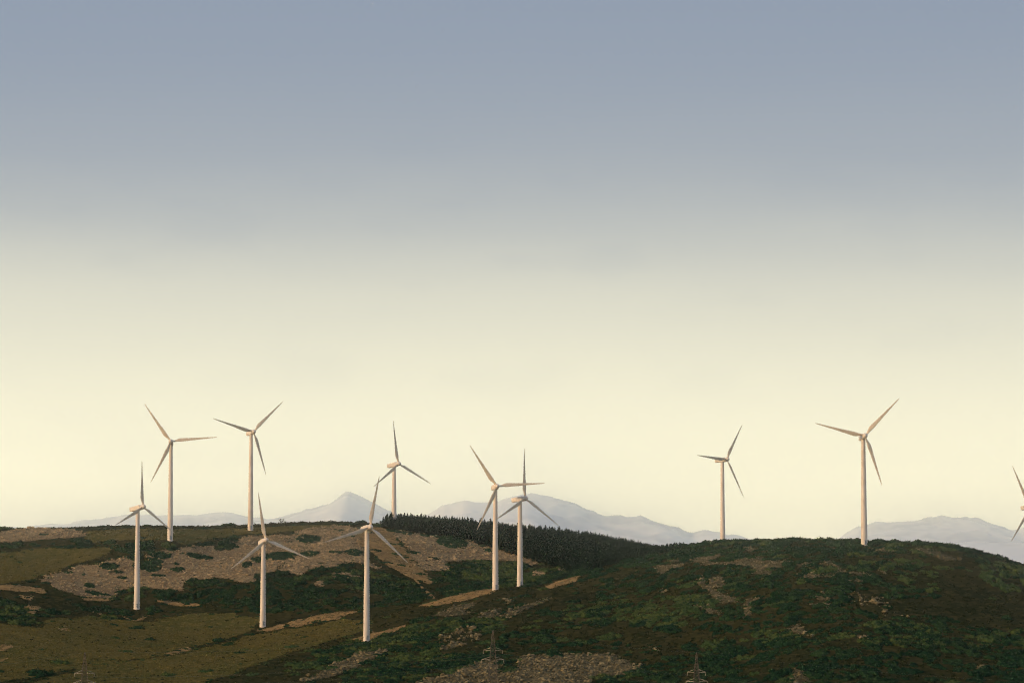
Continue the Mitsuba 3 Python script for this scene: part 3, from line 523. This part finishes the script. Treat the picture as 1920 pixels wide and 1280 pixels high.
# ------------------------------------------------------------------ wind turbines
def rounded_box(lx, ly, lz, r):
    import manifold3d as m3
    pts = []
    s = m3.Manifold.sphere(r, 12)
    return m3.Manifold.batch_hull([s.translate([a * (lx / 2 - r), b * (ly / 2 - r), c * (lz / 2 - r)]) for a in (-1, 1) for b in (-1, 1) for c in (-1, 1)])

def lathe(profile, m=40):
    pr = np.array(profile, float); a = np.arange(m) * 2 * np.pi / m
    v = np.stack([pr[:, None, 0] * np.cos(a), pr[:, None, 0] * np.sin(a), np.broadcast_to(pr[:, 1:2], (len(pr), m))], -1).reshape(-1, 3)
    i, j = np.meshgrid(np.arange(len(pr) - 1), np.arange(m), indexing='ij')
    q = np.stack([i * m + j, i * m + (j + 1) % m, (i + 1) * m + (j + 1) % m, (i + 1) * m + j], -1).reshape(-1, 4)
    return v, q

def blade_mesh(R):
    """A blade along +z: root cylinder, widest at a fifth of the span, twisted, thin at the tip. x: towards the leading edge, y: upwind."""
    spans = [0.035, 0.06, 0.085, 0.12, 0.16, 0.20, 0.24, 0.30, 0.38, 0.46, 0.55, 0.64, 0.73, 0.82, 0.89, 0.94, 0.975, 0.993, 1.0]
    chord = [0.92, 0.92, 0.98, 1.30, 1.72, 1.98, 1.96, 1.80, 1.58, 1.38, 1.18, 1.00, 0.82, 0.64, 0.50, 0.38, 0.26, 0.14, 0.03]
    thick = [1.0, 1.0, 0.92, 0.62, 0.42, 0.33, 0.29, 0.26, 0.23, 0.21, 0.19, 0.18, 0.17, 0.17, 0.16, 0.16, 0.16, 0.16, 0.16]
    m = 20; v = []
    for s, c, t in zip(spans, chord, thick):
        c = c * 0.97
        tw = math.radians(2 + 15 * (1 - s) ** 2)
        lead = 0.46 + 0 * s if s < 0.09 else 0.46 * (1 - ss(0.09, 0.2, s)) + ss(0.09, 0.2, s) * 0.62 * min(1.0, c / 1.6) ** 0.0 * 0.30 * c / 0.6
        for j in range(m):
            a = 2 * math.pi * j / m
            u = 0.5 * (1 + math.cos(a))                     # 1 at the leading edge
            yy = math.sin(a) * 0.5 * t * c * (0.25 + 0.75 * u ** 0.5 if t < 0.9 else 1.0)
            xx = lead - (1 - u) * c
            v.append((xx * math.cos(tw) + yy * math.sin(tw), -xx * math.sin(tw) * -1 + yy * math.cos(tw), s * R))
    n = len(spans)
    q = [(i * m + j, i * m + (j + 1) % m, (i + 1) * m + (j + 1) % m, (i + 1) * m + j) for i in range(n - 1) for j in range(m)]
    return np.array(v), np.array(q)

def turbine(hub, base, R, yaw, phase, tilt, text):
    """hub: rotor centre; base: foot of the tower on the ground; yaw: where the rotor faces, degrees from straight at the viewer towards +x."""
    t = numbered('wind_turbine')
    psi, al = math.radians(yaw), math.radians(tilt)
    ax_n = np.array([math.sin(psi) * math.cos(al), -math.cos(psi) * math.cos(al), math.sin(al)])
    u = np.array([math.cos(psi), math.sin(psi), 0.0])
    w = np.cross(u, ax_n) * -1; w = w if w[2] > 0 else -w
    hub, base = np.array(hub), np.array(base)
    H = hub[2] - 1.35 - base[2]
    prof = [(1.56, -4.0), (1.56, 0.0), (1.63, 0.0), (1.63, 0.28), (1.50, 0.30)]
    for fr in (0.33, 0.67):                              # flanged joints between the three sections
        rr = 1.50 + (0.94 - 1.50) * fr
        prof += [(rr, H * fr - 0.10), (rr + 0.05, H * fr - 0.09), (rr + 0.05, H * fr + 0.09), (rr, H * fr + 0.10)]
    prof += [(0.94, H - 0.15), (1.06, H - 0.12), (1.06, H), (0.0, H)]
    v, q = lathe(prof)
    scene[t + '__tower'] = mikit.ply((v + base, q), 'm_paint', smooth=35)
    door = trimesh.creation.box((0.95, 0.12, 2.1)); door.apply_translation([0, -1.49, 1.6])
    door.apply_transform(trimesh.transformations.rotation_matrix(math.radians(20), [0, 0, 1])); door.apply_translation(base)
    scene[t + '__door'] = mikit.ply(door, 'm_door')
    frame = np.eye(4); frame[:3, 0] = u; frame[:3, 1] = -ax_n; frame[:3, 2] = w; frame[:3, 3] = hub
    nac = rounded_box(2.35, 7.6, 2.55, 0.5).warp(lambda p: (p[0] * (1 - 0.02 * max(p[1], 0)), p[1], p[2] * (1 - 0.045 * max(p[1], 0)) + 0.05 * max(p[1], 0))).translate([0, 5.0, 0.05])
    vn, fn, _ = meshkit.arrays(nac)
    scene[t + '__nacelle'] = mikit.ply((trimesh.transform_points(vn, frame), fn), 'm_paint', smooth=40)
    pr = [(0.0, -1.75), (0.45, -1.66), (0.85, -1.35), (1.1, -0.85), (1.2, -0.2), (1.2, 0.75), (1.05, 1.15), (0.0, 1.15)]
    vh, qh = lathe(pr, 28); vh = vh[:, [0, 2, 1]]; qh = qh[:, ::-1]
    scene[t + '__hub'] = mikit.ply((trimesh.transform_points(vh, frame), qh), 'm_paint', smooth=40)
    bv, bq = blade_mesh(R)
    for k in range(3):
        a = math.radians(phase + 120 * k)
        out = math.sin(a) * u + math.cos(a) * w
        lead = math.cos(a) * u - math.sin(a) * w
        out = out + 0.035 * ax_n; out /= np.linalg.norm(out)
        B = np.eye(4); B[:3, 0] = lead; B[:3, 1] = ax_n; B[:3, 2] = out; B[:3, 3] = hub
        scene[t + ('__blade' if k == 0 else '__blade_%03d' % k)] = mikit.ply((trimesh.transform_points(bv, B), bq), 'm_blade', smooth=60)
    labels[t] = {'label': text, 'category': 'wind turbine', 'group': 'wind turbines on the hills'}

for args in [
    ([-181.24, 1427.72, 34.0], [-184.03, 1430.0, -15.89], 22.82, 50.7, 5.1, 9.8, 'white wind turbine at far left, low on the slope, long nacelle pointing left'),
    ([-177.63, 1511.42, 70.0], [-177.99, 1515.0, 18.52], 24.18, 5.7, 84.9, 9.4, 'tall white wind turbine on left hill with one blade lying level to the right'),
    ([-139.57, 1566.77, 77.75], [-141.15, 1570.0, 24.63], 24.26, 26.1, 45.9, 6.8, 'white wind turbine on the left skyline with a dark blade pointing left'),
    ([-117.29, 1386.7, 17.08], [-118.73, 1390.0, -23.85], 23.33, 23.6, 113.1, 10.5, 'white wind turbine on the lower left slope whose hub stands before the scree'),
    ([-62.9, 1289.76, 21.71], [-64.48, 1293.0, -28.72], 23.43, 26.0, 13.0, 7.0, 'nearest white wind turbine, its foot lowest of all beside bare ochre soil'),
    ([-62.52, 1597.36, 61.65], [-64.96, 1600.0, 27.34], 24.27, 42.8, 116.7, 8.7, 'white wind turbine whose foot is hidden behind the conifers'),
    ([-7.15, 1380.49, 42.61], [-7.92, 1384.0, -6.62], 23.46, 12.5, 86.4, 5.9, 'white wind turbine at the middle with a level blade crossing its neighbour'),
    ([6.26, 1392.36, 37.21], [3.81, 1395.0, -5.03], 24.02, 42.8, 3.1, 6.4, 'shorter white wind turbine at the middle with one blade straight up'),
    ([121.08, 1637.25, 65.69], [118.75, 1640.0, 17.06], 24.06, 40.2, 34.0, 5.3, 'slim white wind turbine behind the left shoulder of the right hill'),
    ([161.57, 1328.42, 64.09], [161.21, 1332.0, 13.95], 24.08, 5.7, 43.7, 7.8, 'tallest white wind turbine, alone on top of the right hill'),
    ([273.99, 1536.62, 36.79], [272.76, 1540.0, -22.6], 23.43, 20, -24, 6.5, 'white wind turbine cut off by the right edge, only two blades in view')]:
    turbine(*args)

# ------------------------------------------------------------------ pylons and their wires
def bars(segs):
    out = []
    for a, b, r in segs:
        c = trimesh.creation.cylinder(radius=r, segment=[a, b], sections=6); out.append((np.array(c.vertices), np.array(c.faces)))
    return join(out)

def pylon(x, y, top, turn, text):
    t = numbered('lattice_pylon')
    foot = float(gz(np.array([x]), np.array([y]))[0])
    H = top - foot
    def half(z): return 0.10 + 0.105 * (H - z) if z > H - 6 else 0.73 + 0.055 * (H - 6 - z)
    levels = [H - 0.1]
    while levels[-1] > 0.5: levels.append(max(levels[-1] - max(1.1, 1.7 * half(levels[-1])), 0) )
    levels = levels[::-1]
    C = [(-1, -1), (1, -1), (1, 1), (-1, 1)]
    ca, sa = math.cos(turn), math.sin(turn)
    def pt(i, z, k=1.0):
        a, b = C[i % 4]; h = half(z) * k
        return [x + (a * ca - b * sa) * h, y + (a * sa + b * ca) * h, foot + z]
    segs, lace = [], []
    for z0, z1 in zip(levels[:-1], levels[1:]):
        for i in range(4):
            segs.append((pt(i, z0), pt(i, z1), 0.055))
            lace += [(pt(i, z0), pt(i + 1, z1), 0.03), (pt(i + 1, z0), pt(i, z1), 0.03), (pt(i, z1), pt(i + 1, z1), 0.03)]
    scene[t + '__mast'] = mikit.ply(bars(segs), 'm_steel')
    scene[t + '__lacing'] = mikit.ply(bars(lace), 'm_steel')
    ends = []
    for zl, L in ((H - 6.3, 2.9), (H - 9.2, 3.4)):
        for s in (-1, 1):
            tip = [x + s * L * ca, y + s * L * sa, foot + zl + 0.1]
            arm = []
            for b in (-1, 1):
                r0 = half(zl)
                arm += [([x + s * r0 * ca - b * r0 * sa, y + s * r0 * sa + b * r0 * ca, foot + zl], tip, 0.07), ([x + s * r0 * ca - b * r0 * sa, y + s * r0 * sa + b * r0 * ca, foot + zl + 0.9], tip, 0.045)]
            k = sum(1 for q in scene if q.startswith(t + '__arm'))
            scene[t + ('__arm' if k == 0 else '__arm_%03d' % k)] = mikit.ply(bars(arm), 'm_arm_sunlit')
            ins = [tip[0], tip[1], tip[2] - 1.1]
            k = sum(1 for q in scene if q.startswith(t + '__insulator'))
            scene[t + ('__insulator' if k == 0 else '__insulator_%03d' % k)] = mikit.ply(bars([(tip, ins, 0.08)]), 'm_arm_sunlit')
            ends.append(ins)
    ends.append([x, y, foot + H])
    labels[t] = {'label': text, 'category': 'pylon', 'group': 'lattice pylons before the hills'}
    return ends

ENDS = [pylon(*a) for a in [
    (-128.8, 880.0, -22.8, 0.24, 'left lattice pylon rising in front of the olive meadow'),
    (-5.9, 900.0, -16.4, 0.07, 'middle lattice pylon in front of the stony slope'),
    (58.8, 930.0, -24.1, -0.21, 'right lattice pylon rising in front of the dark scrub')]]
def wire(a, b, sag):
    s = np.linspace(0, 1, 40)
    pts = np.array(a)[None] * (1 - s)[:, None] + np.array(b)[None] * s[:, None]
    pts[:, 2] -= 4 * sag * s * (1 - s)
    ang = np.arange(5) * 2 * np.pi / 5
    d = np.array(b) - np.array(a); d /= np.linalg.norm(d)
    e1 = np.cross(d, [0, 0, 1]); e1 /= np.linalg.norm(e1); e2 = np.cross(d, e1)
    v = (pts[:, None] + 0.013 * (np.cos(ang)[None, :, None] * e1 + np.sin(ang)[None, :, None] * e2)).reshape(-1, 3)
    q = [(i * 5 + j, i * 5 + (j + 1) % 5, (i + 1) * 5 + (j + 1) % 5, (i + 1) * 5 + j) for i in range(39) for j in range(5)]
    return v, np.array(q)
def wires(A, B, sag, where):
    for k, (a, b) in enumerate(zip(A, B)):
        key = numbered('power_line')
        scene[key] = mikit.ply(wire(a, b, sag), 'm_wire', smooth=True)
        labels[key] = {'label': 'thin power line ' + where + ', ' + ('upper left arm', 'upper right arm', 'lower left arm', 'lower right arm', 'highest, from the mast tip')[k], 'category': 'power line', 'group': 'power lines ' + where}
wires(ENDS[0], ENDS[1], 2.2, 'between the left and middle pylons')
wires(ENDS[1], ENDS[2], 0.9, 'between the middle and right pylons')
wires([[q[0] - 150, q[1] - 60, q[2] - 14] for q in ENDS[0]], ENDS[0], 2.5, 'running out left of the left pylon')
wires(ENDS[2], [[q[0] + 170, q[1] + 30, q[2] - 12] for q in ENDS[2]], 2.5, 'running out right of the right pylon')

# ------------------------------------------------------------------ mountains
def mountain(profile, y0, depth, seed):
    """A range whose ridge runs along y0; profile: (x, height) along it."""
    pr = np.array(profile, float)
    xs = np.arange(pr[0, 0], pr[-1, 0] + 1, 36.0); ys = np.arange(y0 - depth, y0 + depth, 110.0)
    X, Y = np.meshgrid(xs, ys, indexing='ij')
    ridge = np.interp(X, pr[:, 0], pr[:, 1])
    wander = 900 * n2(X, Y * 0, 0.00035, seed, 3)
    u = np.abs(Y - y0 - wander) / depth
    spur = np.abs(meshkit.fbm(np.stack([X * 0.0011, Y * 0.0006, 0 * X + seed], -1), 4, seed) - 0.5) * 2
    fall = np.clip(1 - u * (0.9 + 0.9 * spur), 0, 1) ** 1.15
    Z = -180 + (ridge + 180) * fall + (75 * n2(X, Y, 0.003, seed + 3, 4) + 30 * n2(X, Y, 0.011, seed + 4, 3) + 150 * (0.07 - np.abs(n2(X, Y * 0.6, 0.0045, seed + 5, 3)))) * fall
    return sheet(xs, ys, Z)
for prof, y0, dep, sd, text in [
    ([(-7226, 264), (-5900, 370), (-5104, 487), (-4785, 508), (-4414, 535), (-4042, 593), (-3830, 631), (-3510, 609), (-3165, 604), (-3058, 625), (-2872, 646), (-2713, 620), (-2500, 593), (-2127, 477), (-1647, 211)], 29000, 4500, 71, 'pale hazy mountain range low on the left skyline'),
    ([(-3000, 95), (-2574, 380), (-2241, 513), (-2050, 541), (-1765, 613), (-1622, 661), (-1536, 713), (-1479, 756), (-1441, 751), (-1393, 722), (-1288, 675), (-1145, 594), (-1025, 556), (-906, 532), (-620, 380), (-286, 95)], 26000, 4500, 73, 'pale hazy peak behind the ridge left of the wood'),
    ([(-967, 80), (-766, 362), (-646, 470), (-605, 494), (-525, 543), (-363, 571), (-161, 551), (-61, 595), (0, 615), (101, 627), (202, 615), (363, 587), (484, 559), (605, 502), (686, 470), (928, 458), (988, 450), (1049, 430), (1210, 382), (1351, 333), (1452, 353), (1573, 345), (1694, 313), (1855, 261), (2095, 80)], 22000, 4000, 75, 'pale hazy broad mountain behind the conifer wood'),
    ([(2381, 91), (2657, 251), (2772, 319), (2933, 411), (3117, 452), (3392, 470), (3668, 507), (3897, 511), (4080, 466), (4262, 406), (4331, 411), (4423, 447), (4676, 502), (5134, 434), (5678, 91)], 25000, 4500, 79, 'pale hazy mountain beyond the right hill')]:
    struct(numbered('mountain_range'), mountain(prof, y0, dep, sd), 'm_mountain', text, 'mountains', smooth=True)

# ------------------------------------------------------------------ low cloud: wisps at the mountains, the hidden rest added to bounce light
fx, fy = np.arange(-9000, 9001, 120.0), np.concatenate([np.arange(3000, 12000, 150.0), np.arange(12000, 33000, 100.0)])
FX, FY = np.meshgrid(fx, fy, indexing='ij')
puff = meshkit.fbm(np.stack([FX * 0.0007, FY * 0.00045, 0 * FX + 3.3], -1), 5, 88) - 0.5
curl = np.abs(meshkit.fbm(np.stack([FX * 0.003, FY * 0.0022, 0 * FX + 1.3], -1), 3, 89) - 0.5)
FZ = -130 + 330 * ss(4000, 20500, FY) + (120 + 260 * ss(12000, 20000, FY)) * puff - 120 * curl
FZ = np.where((FY < 3100), -320, FZ)
stuff('low_cloud_bounce', sheet(fx, fy, FZ), 'm_cloud', 'pale low cloud at the foot of the mountains, with an unseen valley sheet added to bounce light', 'cloud')

# ------------------------------------------------------------------ the air
scene['haze'] = {'type': 'cube', 'to_world': T().translate([0, 15500, 240]).scale([9500, 18000, 560]),
    'bsdf': {'type': 'null'}, 'interior': {'type': 'ref', 'id': 'haze_medium'}}
labels['haze'] = {'label': 'thin pale haze in the air between the hills and the mountains', 'category': 'haze', 'kind': 'stuff'}
